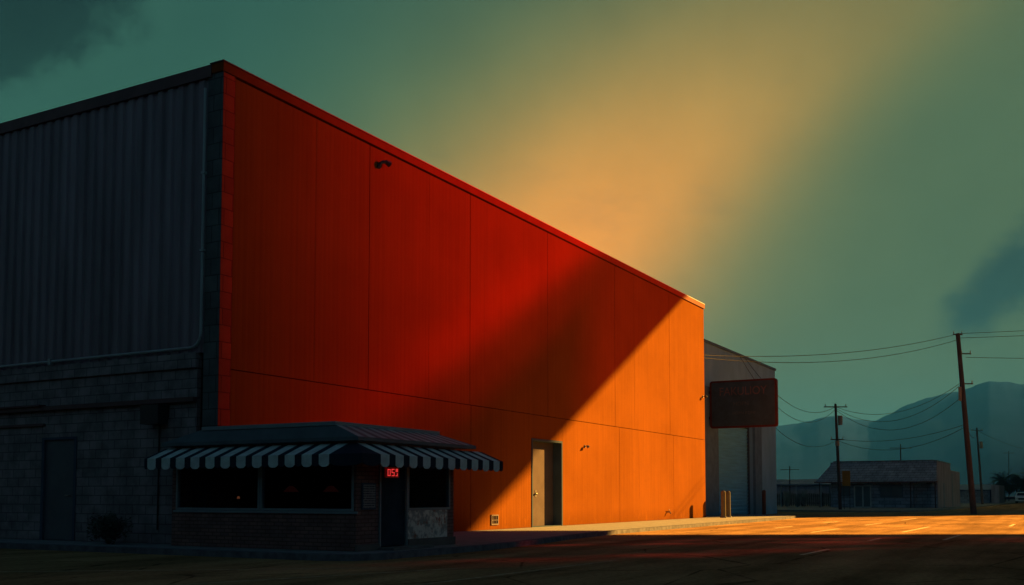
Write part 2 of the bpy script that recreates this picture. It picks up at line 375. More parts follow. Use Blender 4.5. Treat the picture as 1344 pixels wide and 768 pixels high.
# ------------------------------------------------------------------ the corner diner
X0, YF, X1, YB = -.5, -4.05, 2.9, .80
di = empty('diner', (X0, YF, 0), 'tiny brick corner diner with a striped wraparound awning against the red warehouse', 'diner')
zt = 2.06; T = .12
b = MB()
b.box(X0, X0+T, YF+T, YB, 0, .74).box(X0, X0+T, YF+T, YB, 1.76, zt).box(X0, X0+T, .68, YB, .74, 1.76)   # left face
b.box(X0, .20, YF, YF+T, 0, zt).box(.20, 1.14, YF, YF+T, 1.78, zt).box(1.14, X1, YF, YF+T, 1.76, zt)         # right face
b.box(2.64, X1, YF, YF+T, 0, .75).box(2.76, X1, YF, YF+T, .75, 1.76).box(1.14, 2.64, YF+.02, YF+T, 0, .75)
b.box(X1-T, X1, YF+T, -.06, 0, zt).box(X0+T, -.06, YB-T, YB, 0, zt)
b.build('wall', M_brick, di)
MB().box(X0+T, X1-T, YF+T, -.065, .0, .04).build('floor', M_drum, di)
MB().box(X0+T, X1-T, -.064, -.056, .0, zt).box(-.064, -.057, -.056, YB-T, 0, zt).build('inner_wall', M_drum, di)
MB().box(X0+T, X1-T, YF+T, -.065, zt-.06, zt-.02).box(.06+X0, -.06, -.06, YB-T, zt-.06, zt-.02).build('ceiling', M_drum, di)
MB().box(-.06+.75, X1-T, -1.2, -.065, .04, .62).box(.62, X1-T-.02, -1.26, -.065, .62, .66).build('counter', mat('counter_wood', (.06,.03,.02), rough=.5), di)
for yy in (-1.0, -2.1, -3.2):
    MB().box(.0, .7, yy-.04, yy+.04, .04, .72).build('booth_back', mat('booth_vinyl', (.09,.02,.02), rough=.4), di)
def window(y0=None, y1=None, x0=None, x1=None, z0=.75, z1=1.76):
    t = .045
    if y0 is not None:
        X = X0-.012
        fr = MB().box(X, X0+.07, y0, y0+t, z0, z1).box(X, X0+.07, y1-t, y1, z0, z1).box(X, X0+.07, y0+t, y1-t, z0, z0+t).box(X, X0+.07, y0+t, y1-t, z1-t, z1)
        fr.build('window_frame', M_winframe, di)
        MB().box(X0+.02, X0+.03, y0+t, y1-t, z0+t, z1-t).build('window_pane', M_glass, di)
    else:
        Y = YF-.012
        fr = MB().box(x0, x0+t, Y, YF+.07, z0, z1).box(x1-t, x1, Y, YF+.07, z0, z1).box(x0+t, x1-t, Y, YF+.07, z0, z0+t).box(x0+t, x1-t, Y, YF+.07, z1-t, z1)
        fr.build('window_frame', M_winframe, di)
        MB().box(x0+t, x1-t, YF+.02, YF+.03, z0+t, z1-t).build('window_pane', M_glass, di)
window(y0=-1.64, y1=.68); window(y0=YF+.06, y1=-1.66)
MB().box(X0, X0+T, -1.66, -1.64, .74, 1.76).box(X0, X0+T, YF+T, YF+.125, .74, 1.76).each('mullion', M_winframe, di)
window(x0=1.17, x1=2.75)
MB().box(X0-.04, X0, YF-.04, .72, .70, .745).build('window_sill', M_winframe, di)
MB().box(1.17, 2.62, YF-.02, YF+.02, .17, .745).build('marble_panel', M_marble, di)
MB().box(1.14, X1+.01, YF-.05, YF-.003, 0, .165).box(X0-.03, .18, YF-.05, YF-.003, 0, .12).each('plinth', mat('plinth_concrete', (.12,.12,.11), var=.2), di)
dd = MB().box(.24, 1.10, YF+.02, YF+.06, .06, 1.76).build('door', mat('dark_door_paint', (.02,.04,.06), rough=.7, spec=.05), di)
MB().tube([(1.02,YF+.02,.75),(1.02,YF-.05,.75),(1.02,YF-.05,1.15),(1.02,YF+.02,1.15)], .012).build('handle', M_metal, dd)
MB().box(.20, .24, YF-.03, YF+.08, .05, 1.78).box(1.10, 1.14, YF-.03, YF+.08, .05, 1.78).box(.24, 1.10, YF-.03, YF+.08, 1.74, 1.78).build('door_frame', M_winframe, di)
MB().box(.12, 1.50, YF-.42, YF-.052, -.002, .05).build('door_step', mat('step_concrete', (.14,.15,.15), var=.2), di)
# mansard roof with striped slope, fascia, rim
mz0, mz1 = 2.15, 2.41
bx0, by0, bx1, by1 = X0-.12, YF-.12, 3.62, 1.0       # eaves
tx0, ty0, tx1, ty1 = X0+.02, -3.50, 3.10, -.03        # top rim
by1r = -.09                                              # the right wing stops at the red wall
def V(*a): return tuple(a)
roof = MB()
# left slope (dark)
roof.mat(0).poly([V(bx0,by0,mz0), V(bx0,by1,mz0), V(tx0,ty1,mz1), V(tx0,ty0,mz1)])
# right slope in stripes
n = 22
for i in range(n):
    a, b_ = i/n, (i+1)/n
    lo = lambda t: Vector((bx0+(bx1-bx0)*t, by0, mz0)); hi = lambda t: Vector((tx0+(tx1-tx0)*t, ty0, mz1))
    roof.mat(1 if i % 2 == 0 else 0).poly([lo(a), lo(b_), hi(b_), hi(a)])
roof.mat(0).poly([V(bx1,by0,mz0), V(bx1,by1r,mz0), V(tx1,-.09,mz1), V(tx1,ty0,mz1)])
roof.poly([V(tx0,ty0,mz1), V(tx1,ty0,mz1), V(tx1,-.09,mz1), V(tx0,-.09,mz1)])
roof.poly([V(tx0,-.09,mz1), V(-.11,-.09,mz1), V(-.11,ty1+.02,mz1), V(tx0,ty1,mz1)])
roof.poly([V(bx0,by1,mz0), V(-.11,by1,mz0), V(-.11,ty1,mz1), V(tx0,ty1,mz1)])
roof.build('mansard_roof', [M_roofdark, M_roofpale], di)
t=.035
MB().box(tx0-t, tx1+t, ty0-t, ty0+t, mz1-.02, mz1+.055).box(tx0-t, tx0+t, ty0+t, ty1, mz1-.02, mz1+.055).box(tx1-t, tx1+t, ty0+t, -.09, mz1-.02, mz1+.055).build('roof_rim', M_winframe, di)
MB().box(bx0-.01, bx1+.01, by0-.01, YF, zt+.02, mz0).box(bx0-.01, X0, YF, by1, zt+.02, mz0).box(X1, bx1+.01, YF, -.09, zt+.02, mz0).build('fascia', M_roofdark, di)
MB().box(X0+.001, X1-.001, YF+.001, -.09, zt+.001, mz0-.002).box(X0+.001, -.11, -.09, YB-.001, zt+.001, mz0-.002).build('roof_deck', M_roofdark, di)
# awning: striped slope + scalloped valance on both faces, dark hip at the corner
A = .55; az1, az0, vz = 2.035, 1.81, 1.575
aw = MB(); th = .012
def strip(p0, p1, q0, q1, m):             # p = along wall top, q = along outer edge (Vectors); slope quad both faces + scalloped valance
    aw.mat(m); dn = Vector((0,0,-th))
    aw.hexa([p0+dn, p1+dn, q1+dn, q0+dn], [p0, p1, q1, q0])
    out = (q0-p0); out.z = 0; out = out.normalized()*th
    K = 8; bot = []
    for i in range(K+1):
        u = i/K; e = q0.lerp(q1, u); s_ = min(1, (1-abs(2*u-1)**3.2)); bot.append(Vector((e.x, e.y, vz + .055*(1-s_) + (0 if m == 0 else .012))))
    for i in range(K):
        a = q0.lerp(q1, i/K); b_ = q0.lerp(q1, (i+1)/K)
        aw.hexa([bot[i], bot[i+1], bot[i+1]+out, bot[i]+out], [a, b_, b_+out, a+out])
# left face strips, from y = 1.0 down to the corner
pitch = .412; y = .93; oy = X0-A
aw_edges = []
ytop = lambda y_: y_
i = 0; yy = 1.02; seq = [(1.02, .93, 1)]
while yy > -3.84+.01:
    if i == 0: yy = .93
    a = yy; b_ = yy-.245; seq.append((a, b_, 0)); seq.append((b_, b_-(pitch-.245), 1)); yy -= pitch; i += 1
    if i > 11: break
seq = seq[:-1]; last = seq[-1][1]
shear = -.0
for a, b_, m in seq:
    strip(Vector((X0, a, az1)), Vector((X0, b_, az1)), Vector((X0-A, a, az0)), Vector((X0-A, b_, az0)), m)
# corner wedge left side
strip(Vector((X0, last, az1)), Vector((X0, YF, az1)), Vector((X0-A, last, az0)), Vector((X0-A, YF-A, az0)), 1)
xs = -.50; seq = []; xx = xs; pw = .462
for i in range(10):
    seq.append((xx, xx+.265, 0)); 
    if i < 9: seq.append((xx+.265, xx+pw, 1))
    xx += pw
xe = seq[-1][1]; seq.append((xe, xe+.16, 1))
strip(Vector((X0, YF, az1)), Vector((xs+.001, YF, az1)), Vector((X0-A, YF-A, az0)), Vector((xs, YF-A, az0)), 1)
sk = lambda x: x if x < 2.9 else 2.9+(x-2.9)*.93
for a, b_, m in seq:
    strip(Vector((a, YF, az1)), Vector((b_, YF, az1)), Vector((a, YF-A, az0)), Vector((b_, YF-A, az0)), m)
xr = seq[-1][1]
aw.build('awning', [M_stripe_w, M_stripe_d], di)
MB().box(X1+.003, xr, YF-.04, YF+.0, az1-.06, az1-.015).tube([(xr-.02,YF,az1-.04),(xr-.02,YF-A+.02,az0-.03)], .012).tube([(X0-A+.02,YF-A+.02,az0-.03),(xr-.02,YF-A+.02,az0-.03)], .012).tube([(X0-A+.02,YF-A+.02,az0-.03),(X0-A+.02,1.0,az0-.03)], .012).build('awning_frame', M_black, di)
# things hanging inside / on the diner
for i, (x_, y_, lb) in enumerate([(.35, -2.75, 'dim red pendant lamp behind the diner window pane nearer the corner'), (.30, -1.75, 'dim red pendant lamp behind the window beside the middle mullion')]):
    e = empty('pendant_lamp', (x_, y_, 1.2), lb, 'lamp', 'pendant lamps inside the diner')
    MB().tube([(x_,y_,1.24),(x_,y_,1.12)], .05, 12, .17).build('lamp_shade', M_redshade, e)
    MB().tube([(x_,y_,zt-.06),(x_,y_,1.24)], .006, 6).build('cord', M_black, e)
e = empty('table_lamp', (.25, -.35, .64), 'tiny glowing orange lamp inside the left diner window', 'lamp')
MB().tube([(.25,-.35,.98),(.25,-.35,1.03)], .035, 10, .022).build('bulb', M_bulb, e); MB().tube([(.25,-.35,.62),(.25,-.35,.98)], .01, 6).box(.20,.30,-.40,-.30,.04,.62).build('stand', M_black, e)
e = empty('menu_notice', (-.2, YF-.01, .95), 'pale printed notice board fixed to the brick beside the diner door', 'notice')
MB().box(-.36, .06, YF-.035, YF-.004, .78, 1.28).build('board', M_frame, e); MB().box(-.335, .035, YF-.040, YF-.0355, .805, 1.255).build('sheet', M_menu, e)
e = empty('led_sign', (.3, YF-.12, 1.45), 'small glowing red LED number sign hanging under the striped awning', 'sign')
ly = YF-.30
MB().box(.03, .44, ly, ly+.04, 1.39, 1.585).build('case', M_ledbk, e)
sg = MB(); SEG = {'0': 'abcdef', '5': 'afgcd', '3': 'abgcd'}
def digit(ch, x, z, w_, h_, t_=.014):
    S = {'a': (x, x+w_, z+h_-t_, z+h_), 'd': (x, x+w_, z, z+t_), 'g': (x, x+w_, z+h_/2-t_/2, z+h_/2+t_/2), 'f': (x, x+t_, z+h_/2, z+h_), 'e': (x, x+t_, z, z+h_/2), 'b': (x+w_-t_, x+w_, z+h_/2, z+h_), 'c': (x+w_-t_, x+w_, z, z+h_/2)}
    for q in SEG[ch]: a = S[q]; sg.box(a[0], a[1], ly-.006, ly-.001, a[2], a[3])
digit('0', .07, 1.42, .085, .13); digit('5', .20, 1.42, .085, .135)
sg.box(.335, .355, ly-.006, ly-.001, 1.50, 1.56).box(.375, .395, ly-.006, ly-.001, 1.50, 1.56).box(.33, .39, ly-.006, ly-.001, 1.42, 1.434).box(.376, .39, ly-.006, ly-.001, 1.434, 1.475)
sg.each('digit_segment', M_led, e)
MB().tube([(.08, ly+.02, 1.585), (.08, ly+.02, 1.86)], .006).tube([(.40, ly+.02, 1.585), (.40, ly+.02, 1.86)], .006).each('hanger', M_black, e)

# shrub by the end wall
def leafball(cen, rx, ry, rz, n, s):
    m = MB()
    for _ in range(n):
        while True:
            q = Vector((random.uniform(-1,1), random.uniform(-1,1), random.uniform(-1,1)))
            if q.length < 1: break
        q *= (.75+.35*math.sin(q.x*5+1)*math.cos(q.y*6))
        p_ = Vector((cen[0]+q.x*rx, cen[1]+q.y*ry, cen[2]+q.z*rz))
        a = Vector((random.gauss(0,1), random.gauss(0,1), random.gauss(0,1))).normalized(); b_ = a.orthogonal().normalized()
        l = s*random.uniform(.6, 1.3)
        m.poly([p_-a*l, p_+b_*l*.35, p_+a*l, p_-b_*l*.35])
    return m
sh = empty('shrub', (-.7, 2.5, 0), 'dark low leafy shrub on the sidewalk against the block end wall', 'shrub')
leafball((-.7, 2.5, .36), .38, .62, .38, 2600, .045).build('foliage', M_leaf, sh)
st = MB()
for k_ in range(7): st.tube([(-.7,2.5,0),(-.7+random.uniform(-.2,.2),2.5+random.uniform(-.35,.35),.4)], .014, 5, .006)
st.build('stem', M_bark, sh)

# ------------------------------------------------------------------ the grey building behind with its roller door and blade sign
gx0, gx1, gy = 36.3, 52.1, 1.75; gh = 9.40
gb = empty('industrial_building', (44, gy, -.12), 'plain grey rendered industrial building with a blue roller door beyond the red warehouse', 'building')
rx0, rx1, rz = 39.6, 46.55, 5.6
MB().box(gx0, rx0, gy, 30, -.13, gh).box(rx1, gx1, gy, 30, -.13, gh-.0).box(rx0, rx1, gy, 30, rz, gh).box(rx0, rx1, gy+.45, 30, -.13, rz).build('wall', M_grey, gb)
MB().box(gx0-.05, gx1+.08, gy-.07, gy+.3, gh+.002, gh+.14).build('coping', M_greyd, gb)
MB().box(rx1+.002, rx1+1.5, gy-.16, gy-.002, -.13, 7.0).build('pilaster', M_greyd, gb)
MB().box(rx0-2.6, rx0-.002, gy-.05, gy-.002, -.13, 7.0).build('jamb', M_greyd, gb)
m = MB(); zz_ = -.10
while zz_ < rz-.1:
    m.hexa([(rx0+.02, gy+.37, zz_), (rx1-.02, gy+.37, zz_), (rx1-.02, gy+.42, zz_), (rx0+.02, gy+.42, zz_)], [(rx0+.02, gy+.27, zz_+.17), (rx1-.02, gy+.27, zz_+.17), (rx1-.02, gy+.42, zz_+.17), (rx0+.02, gy+.42, zz_+.17)])
    m.box(rx0+.02, rx1-.02, gy+.38, gy+.42, zz_+.172, zz_+.218); zz_ += .22
m.build('roller_door', M_roll, gb)
MB().box(rx0+.0, rx0+.1, gy+.2, gy+.30, -.1, rz).box(rx1-.1, rx1, gy+.2, gy+.30, -.1, rz).box(rx0+.1, rx1-.1, gy+.18, gy+.30, rz-.4, rz).build('door_track', M_frame, gb)
sx = 38.0
bs = empty('blade_sign', (sx, 1.6, 4.7), 'dark rectangular shop sign with a red rim projecting over the sidewalk', 'sign')
sy0, sy1, sz0, sz1 = -2.04, 1.62, 4.70, 7.27
def rrect(y0, y1, z0, z1, r_, x0, x1, m):
    pts_ = []
    for cy_, cz_, a0 in ((y1-r_, z1-r_, 0), (y0+r_, z1-r_, PI/2), (y0+r_, z0+r_, PI), (y1-r_, z0+r_, 1.5*PI)):
        for k_ in range(5): a = a0+k_*PI/8; pts_.append((cy_+r_*math.cos(a), cz_+r_*math.sin(a)))
    n_ = len(pts_)
    m.raw([(x0, a, b_) for a, b_ in pts_]+[(x1, a, b_) for a, b_ in pts_], [tuple(range(n_)), tuple(reversed(range(n_, 2*n_)))]+[(i, (i+1)%n_, n_+(i+1)%n_, n_+i) for i in range(n_)])
m = MB(); rrect(sy0, sy1, sz0, sz1, .14, sx-.12, sx+.12, m); m.build('cabinet', M_signred, bs)
m = MB(); rrect(sy0+.11, sy1-.11, sz0+.10, sz1-.10, .08, sx-.135, sx-.121, m); m.build('face', M_signface, bs)
MB().box(sx-.05, sx+.05, sy1, gy-.05, 5.2, 5.35).box(sx-.05, sx+.05, sy1, gy-.05, 6.6, 6.75).each('bracket', M_black, bs)
# reader stands on the -x side: text right = -y, up = z, normal = -x
TM = lambda y_, z_, s_=1: Matrix.Translation((sx-.137, y_, z_)) @ Matrix(((0,0,-1,0),(-1,0,0,0),(0,1,0,0),(0,0,0,1))) @ Matrix.Diagonal((s_, 1, 1, 1))
cy_ = (sy0+sy1)/2
text_mesh('FAKULIOY', .62, .012, TM(cy_, 6.65, .90), M_signtext, 'lettering', bs)
text_mesh('HOPN', .30, .010, TM(cy_+.1, 5.98), M_signtext2, 'lettering', bs)
text_mesh('HOPN KONI', .22, .010, TM(cy_-.05, 5.48), M_signtext2, 'lettering', bs)

# ------------------------------------------------------------------ bollards
def bollard(x, y, h_, m, lb, z=0):
    e = empty('bollard', (x, y, z), lb, 'bollard', 'bollards by the roller door')
    MB().tube([(x,y,z-.01),(x,y,z+h_)], .115, 16).tube([(x,y,z+h_),(x,y,z+h_+.05),(x,y,z+h_+.075)], .115, 16, .04).build('post', m, e, smooth=False)
    MB().tube([(x,y,z),(x,y,z+.05)], .17, 16, .15).build('footing', M_concrete, e)
bollard(31.9, -.95, 1.22, M_boll, 'tan steel bollard nearest the corner of the red warehouse, in sunlight')
bollard(33.4, -.72, 1.22, M_boll, 'tan sunlit steel bollard just right of the one by the warehouse corner')
bollard(44.75, .6, 1.45, M_bollr, 'rust red bollard in shade right of the roller door', -.12)

# ------------------------------------------------------------------ utility poles and wires
def ray(px, py, d):          # world point on the line of a picture position at forward distance d
    v_ = F3*1 + R3*((px-672)/FPX) + U3*((PY-py)/FPX); return CAM + v_*d
def pole(base, top, r0, r1, lb, arms, gear):
    e = empty('utility_pole', base, lb, 'utility pole', 'wooden utility poles along the street')
    MB().tube([base, Vector(base).lerp(top, .5), top], r0, 12, r1).build('post', M_pole, e)
    for (t_, l0, l1, dz) in arms:
        p_ = Vector(base).lerp(top, t_); q0 = p_+R3*l0; q1 = p_+R3*l1+Vector((0,0,dz))
        MB().tube([q0, q1], .045, 6).build('crossarm', M_pole, e)
        iv = MB()
        for q in (q0.lerp(q1, .06), q0.lerp(q1, .94)): iv.tube([q, q+Vector((0,0,.22))], .04, 8, .025)
        iv.each('insulator', M_pipe, e)
    for (t_, off_, hh, rr) in gear:
        p_ = Vector(base).lerp(top, t_)+R3*off_
        MB().tube([p_, p_+Vector((0,0,hh))], rr, 10).tube([p_-R3*off_, p_], .03, 5).build('transformer', M_metal, e)
    return e
A0 = Vector((55.5, -9.9, -.12)); A1 = ray(1257, 438, 67.6)
pole(A0, A1, .19, .13, 'tall leaning wooden utility pole right of the low shop', [(.995, -.3, .3, 0), (.715, -.15, .7, .0), (.885, .1, .75, 0)], [(.62, -.22, .9, .10)])
B0 = Vector((64.9, .23, -.0)); B1 = ray(1096.5, 530, 78.8)
pole(B0, B1, .14, .09, 'wooden utility pole standing left in front of the low shop', [(.97, -.9, .9, 0), (.66, -.5, .5, 0)], [(.80, .3, .7, .17), (.6, 0.0, .4, .16)])
C0 = Vector((128.2, -4.8, -.0)); C1 = ray(1282, 562, 142)
pole(C0, C1, .16, .1, 'thin distant utility pole between the leaning pole and the palm', [(.97, -.8, .8, 0)], [(.72, .4, .9, .2)])
WG = 'overhead wires between the poles'
def wire(a, b_, sag, lb, r_=.016):
    MB().tube(cat_pts(a, b_, sag), r_, 5).build('overhead_wire', M_wire, label=lb, cat='wire', group=WG)
ap = lambda py: A0.lerp(A1, (675-py)/(675-438.0)); bp = lambda py: B0.lerp(B1, (671-py)/(671-530.0))
W0 = Vector((L+.02, .05, 0))
wire(A1+Vector((0,0,-.02)), (L+.03, .1, 7.93), .55, 'upper of two long wires from the leaning pole top to the red warehouse')
wire(ap(446), (L+.03, .1, 7.80), .75, 'lower of two long wires from the leaning pole top to the red warehouse')
wire(A1, (62, -45, 13.2), .5, 'topmost wire running right from the leaning pole top')
wire(ap(444), (62, -45, 12.3), .4, 'second wire running right from the leaning pole just below its top')
wire(ray(1268, 469, 67.6), (62, -45, 10.9), .9, 'wire leaving the small arm on the right side of the leaning pole')
wire(ap(503), bp(534), 1.25, 'highest sagging wire between the two nearest utility poles')
wire(ap(505), bp(536), 1.7, 'deep sagging wire between the two nearest utility poles, just under the highest one')
wire(ap(521), bp(538), 1.9, 'lowest of the three sagging wires meeting near the top of the left pole')
wire(ap(559), bp(577), .55, 'upper of two low wires between the two nearest utility poles')
wire(ap(562), bp(579), 1.1, 'lower of two low wires between the two nearest utility poles')
wire(bp(534), (44.7, gy-.05, 9.5), 1.6, 'upper wire from the left pole top up to the grey building roof')
wire(bp(537), (43.7, gy-.05, 9.48), 2.3, 'lower wire from the left pole top up to the grey building roof')
wire(bp(578), (52.1, gy+.05, 5.6), .9, 'low wire from the left pole to the end of the grey building')
wire(ap(558), C1+Vector((0,0,-.3)), 1.0, 'wire from the leaning pole back to the thin distant pole')
wire(C1+Vector((0,0,-.3)), ray(1400, 592, 175), 1.2, 'wire running right from the thin distant pole')
def mast(px, pt, pb, d, lb):
    a = ray(px, pb, d); b_ = ray(px, pt, d); a.z = 0
    e = empty('antenna_mast', a, lb, 'mast', 'thin masts beyond the street')
    MB().tube([a, b_], .08, 6, .05).build('post', M_pole, e)
    q = b_-Vector((0,0,.4)); MB().tube([q-R3*1.1, q+R3*1.1], .035, 5).build('crossbar', M_pole, e)
mast(1182, 583, 650, 104, 'thin antenna mast rising behind the low shop roof')
mast(1324, 592, 650, 205, 'thin mast rising behind the palm at the right edge')
mast(1036.5, 612, 655, 120, 'short thin mast just right of the grey building')

# ------------------------------------------------------------------ low shop beyond the street
sp = empty('low_shop', (80, 0, 0), 'low dark shop with a shingled mansard front and pale door across the street', 'shop')
fy0, fy1 = -4.95, 4.1
MB().box(80.6, 99, fy0+.1, fy1, 0, 2.9).box(84, 90.2, fy0, fy1, 2.9, 4.05).box(80.25, 84, fy0, fy1, 2.32, 4.1).box(80.0, 80.6, fy0, -4.4, 0, 2.3).box(80.2,80.6,-2.95,fy1,0,2.3).build('wall', M_shopwall, sp)
MB().box(80.02, 90.3, fy0-.06, fy0-.004, 0, 4.06).box(90.3, 99, fy0-.03, fy0+.08, 0, 3.5).build('side_wall', M_shopside, sp)
MB().box(84.3, 84.9, fy0-.08, fy0-.061, .0, 2.2).box(91.5,92.1,fy0-.05,fy0-.031,0,3.2).each('downpipe', M_greyd, sp)
rf = MB()
rf.hexa([(79.4, fy0-.02, 2.32), (80.24, fy0-.02, 2.32), (80.24, fy1+1.2, 2.32), (79.4, fy1+1.2, 2.32)], [(80.1, fy0-.02, 4.14), (80.24, fy0-.02, 4.14), (80.24, fy1-.3, 4.14), (80.1, fy1-.3, 4.14)])
rf.build('roof', M_shingle, sp)
MB().box(79.95, 90.35, fy0-.09, fy0+.15, 4.065, 4.17).box(79.98, 80.3, fy0+.15, fy1-.3, 4.145, 4.20).build('parapet', M_greyd, sp)
MB().box(79.3, 80.2, fy0-.1, fy1+1.3, 2.22, 2.315).build('eave', M_darktrim, sp)
dr = MB().box(80.12, 80.199, .62, 1.98, 0, 1.95).build('door', M_doorblue, sp)
MB().box(80.06, 80.119, .55, .66, 0, 2.0).box(80.06, 80.119, 1.22, 1.34, 0, 2.0).box(80.06, 80.119, 1.94, 2.05, 0, 2.0).box(80.06, 80.119, .66, 1.94, 1.9, 2.0).box(80.06,80.119,.66,1.94,.0,.09).build('door_frame', M_white, sp)
wn = MB().box(80.14, 80.198, -2.05, -.25, 1.02, 1.95).build('window', M_doorblue, sp)
MB().box(80.1, 80.139, -2.12, -2.05, .95, 2.02).box(80.1, 80.139, -.25, -.18, .95, 2.02).box(80.1, 80.139, -2.05, -.25, .95, 1.02).box(80.1, 80.139, -2.05, -.25, 1.95, 2.02).box(80.1, 80.139, -1.18, -1.1, 1.02, 1.95).build('window_frame', M_frame, wn)
wn = MB().box(80.14, 80.198, 2.45, 3.3, 1.1, 1.9).build('window', M_doorblue, sp)
MB().box(80.1, 80.139, 2.38, 2.45, 1.03, 1.97).box(80.1, 80.139, 3.3, 3.37, 1.03, 1.97).box(80.1, 80.139, 2.45, 3.3, 1.03, 1.1).box(80.1, 80.139, 2.45, 3.3, 1.9, 1.97).build('window_frame', M_frame, wn)
MB().box(79.4, 79.48, -2.9, -2.82, 0, 2.22).box(79.4, 79.48, 4.9, 4.98, 0, 2.22).box(79.4,79.48,-4.9,-4.82,0,2.22).each('porch_post', M_pole, sp)
MB().box(79.9,79.99,-4.75,-4.55,1.95,2.15).build('porch_lamp', M_pipe, sp)
ys = empty('yellow_sign', ray(1111, 628, 80), 'small faded yellow sign panel standing on posts behind the left utility pole', 'sign')
a = ray(1111, 638, 80); b_ = ray(1111, 618, 80)
MB().box(a.x-.04, a.x+.04, a.y-.30, a.y+.30, a.z, b_.z).build('panel', M_yellow, ys)
MB().tube([(a.x+.08, a.y-.22, 0), (a.x+.08, a.y-.22, b_.z)], .025, 6).build('post', M_pole, ys)
MB().tube([(a.x+.08, a.y+.22, 0), (a.x+.08, a.y+.22, b_.z)], .025, 6).build('post', M_pole, ys)

# left of the shop: carport, fence, far shed, dry shrubs
cp = empty('carport', (84, 7, 0), 'skeletal flat carport frame beside the low shop', 'carport')
MB().box(82, 86, 5.3, 10.2, 2.05, 2.17).build('roof', M_greyd, cp)
for x_, y_ in ((82.1, 5.4), (82.1, 7.7), (82.1, 10.1), (85.9, 5.4), (85.9, 10.1)):
    MB().box(x_-.05, x_+.05, y_-.05, y_+.05, 0, 2.05).build('post', M_pipe, cp)
fe = empty('slat_fence', (86.5, 9, 0), 'weathered low slat fence behind the carport frame', 'fence')
s_ = MB()
for k_ in range(60): yy = 4.3+k_*.2; s_.box(86.9, 86.93, yy, yy+.13, .05, 1.25+.06*random.random())
s_.box(86.93, 86.98, 4.3, 16.3, .3, .38).box(86.93, 86.98, 4.3, 16.3, 1.0, 1.08)
s_.build('slats', mat('fence_wood', (.07,.08,.08), var=.4, vscale=4), fe)
for k_ in range(7): MB().box(86.985, 87.06, 4.3+k_*1.98, 4.38+k_*1.98, 0, 1.4).build('post', M_pole, fe)
fh = empty('long_shed', (110, 16, 0), 'long low shed roof far behind the carport', 'shed')
MB().box(112, 122, 5, 30, 0, 2.35).build('wall', M_shopside, fh); MB().hexa([(111.5,4.6,2.36),(122.5,4.6,2.36),(122.5,30.4,2.36),(111.5,30.4,2.36)], [(115,4.8,3.15),(119,4.8,3.15),(119,30.2,3.15),(115,30.2,3.15)]).build('roof', M_shingle, fh)
for (x_, y_, h_, n_) in ((80.6, 8.2, 1.5, 'dry pale bush at the left beside the carport'), (80.7, 6.6, 1.6, 'dry pale bush in front of the carport nearest the shop'), (81, 7.3, 1.2, 'smallest dry bush, between the two taller ones by the carport')):
    e = empty('dry_bush', (x_, y_, 0), n_, 'bush', 'dry bushes by the carport'); m = MB()
    for k_ in range(70):
        a_ = random.uniform(0, 2*PI); t_ = random.uniform(.05, .45); p_ = Vector((x_, y_, 0)); dr_ = Vector((math.cos(a_)*t_, math.sin(a_)*t_, 1)); ps = [p_]
        for j in range(4): p_ = p_+dr_*h_*.25+Vector((random.gauss(0,.06), random.gauss(0,.06), 0)); ps.append(p_)
        m.tube(ps, .016, 4, .006)
    m.build('twigs', mat('dry_twigs', (.16,.20,.19), var=.3), e)

# far right: shed, white building, palm, car
shd = empty('metal_shed', (150, -3, 0), 'low dark shed with a pale metal roof beyond the leaning pole', 'shed')
a = ray(1252, 650, 148); b_ = ray(1299, 650, 148)
MB().box(148, 158, b_.y, a.y+1, 0, 1.95).build('wall', M_shopwall, shd)
MB().hexa([(147.6,b_.y-.2,1.96),(158.3,b_.y-.2,1.96),(158.3,a.y+1.2,1.96),(147.6,a.y+1.2,1.96)], [(150.5,b_.y-.2,2.75),(155,b_.y-.2,2.75),(155,a.y+1.2,2.75),(150.5,a.y+1.2,2.75)]).build('roof', M_white, shd)
MB().box(146.6, 158, b_.y-1.3, b_.y-.25, 0, 2.6).build('annex', M_shopside, shd)
def palm(base, h_, nf, fl, lb):
    e = empty('palm_tree', base, lb, 'palm tree', 'palms at the right edge')
    bx, by = base[:2]; tr = [(bx+.15*math.sin(t_*2), by, t_*h_) for t_ in (0,.25,.5,.75,1)]
    MB().tube(tr, .28, 8, .2).build('trunk', M_bark, e)
    m = MB(); top = Vector(tr[-1])
    for k_ in range(nf):
        a_ = random.uniform(0, 2*PI); el = random.uniform(-.5, 1.3); l = fl*random.uniform(.75, 1.1)
        d_ = Vector((math.cos(a_)*math.cos(el), math.sin(a_)*math.cos(el), math.sin(el))); p_ = top.copy(); prev = None
        for j in range(12):
            q = p_+d_*l/12; d_ = (d_+Vector((0,0,-.13))).normalized(); side = d_.cross(Vector((0,0,1))); side = side.normalized() if side.length > .01 else Vector((1,0,0))
            w_ = l*.24*math.sin(PI*(j+1.5)/14)
            for sgn in (-1, 1): m.poly([p_, p_+d_*.11, p_+side*sgn*w_+d_*.35*w_-Vector((0,0,.35*w_))])
            p_ = q
    m.build('crown', M_palm, e)
palm((193, -3.4, 0), 3.7, 90, 3.3, 'taller bushy palm standing left of the parked car')
palm((196, -8.2, 0), 4.2, 80, 3.0, 'bushy palm directly above the parked car at the right edge')
palm((199, -1.2, 0), 2.4, 30, 2.2, 'short palm behind the white annex of the metal shed')

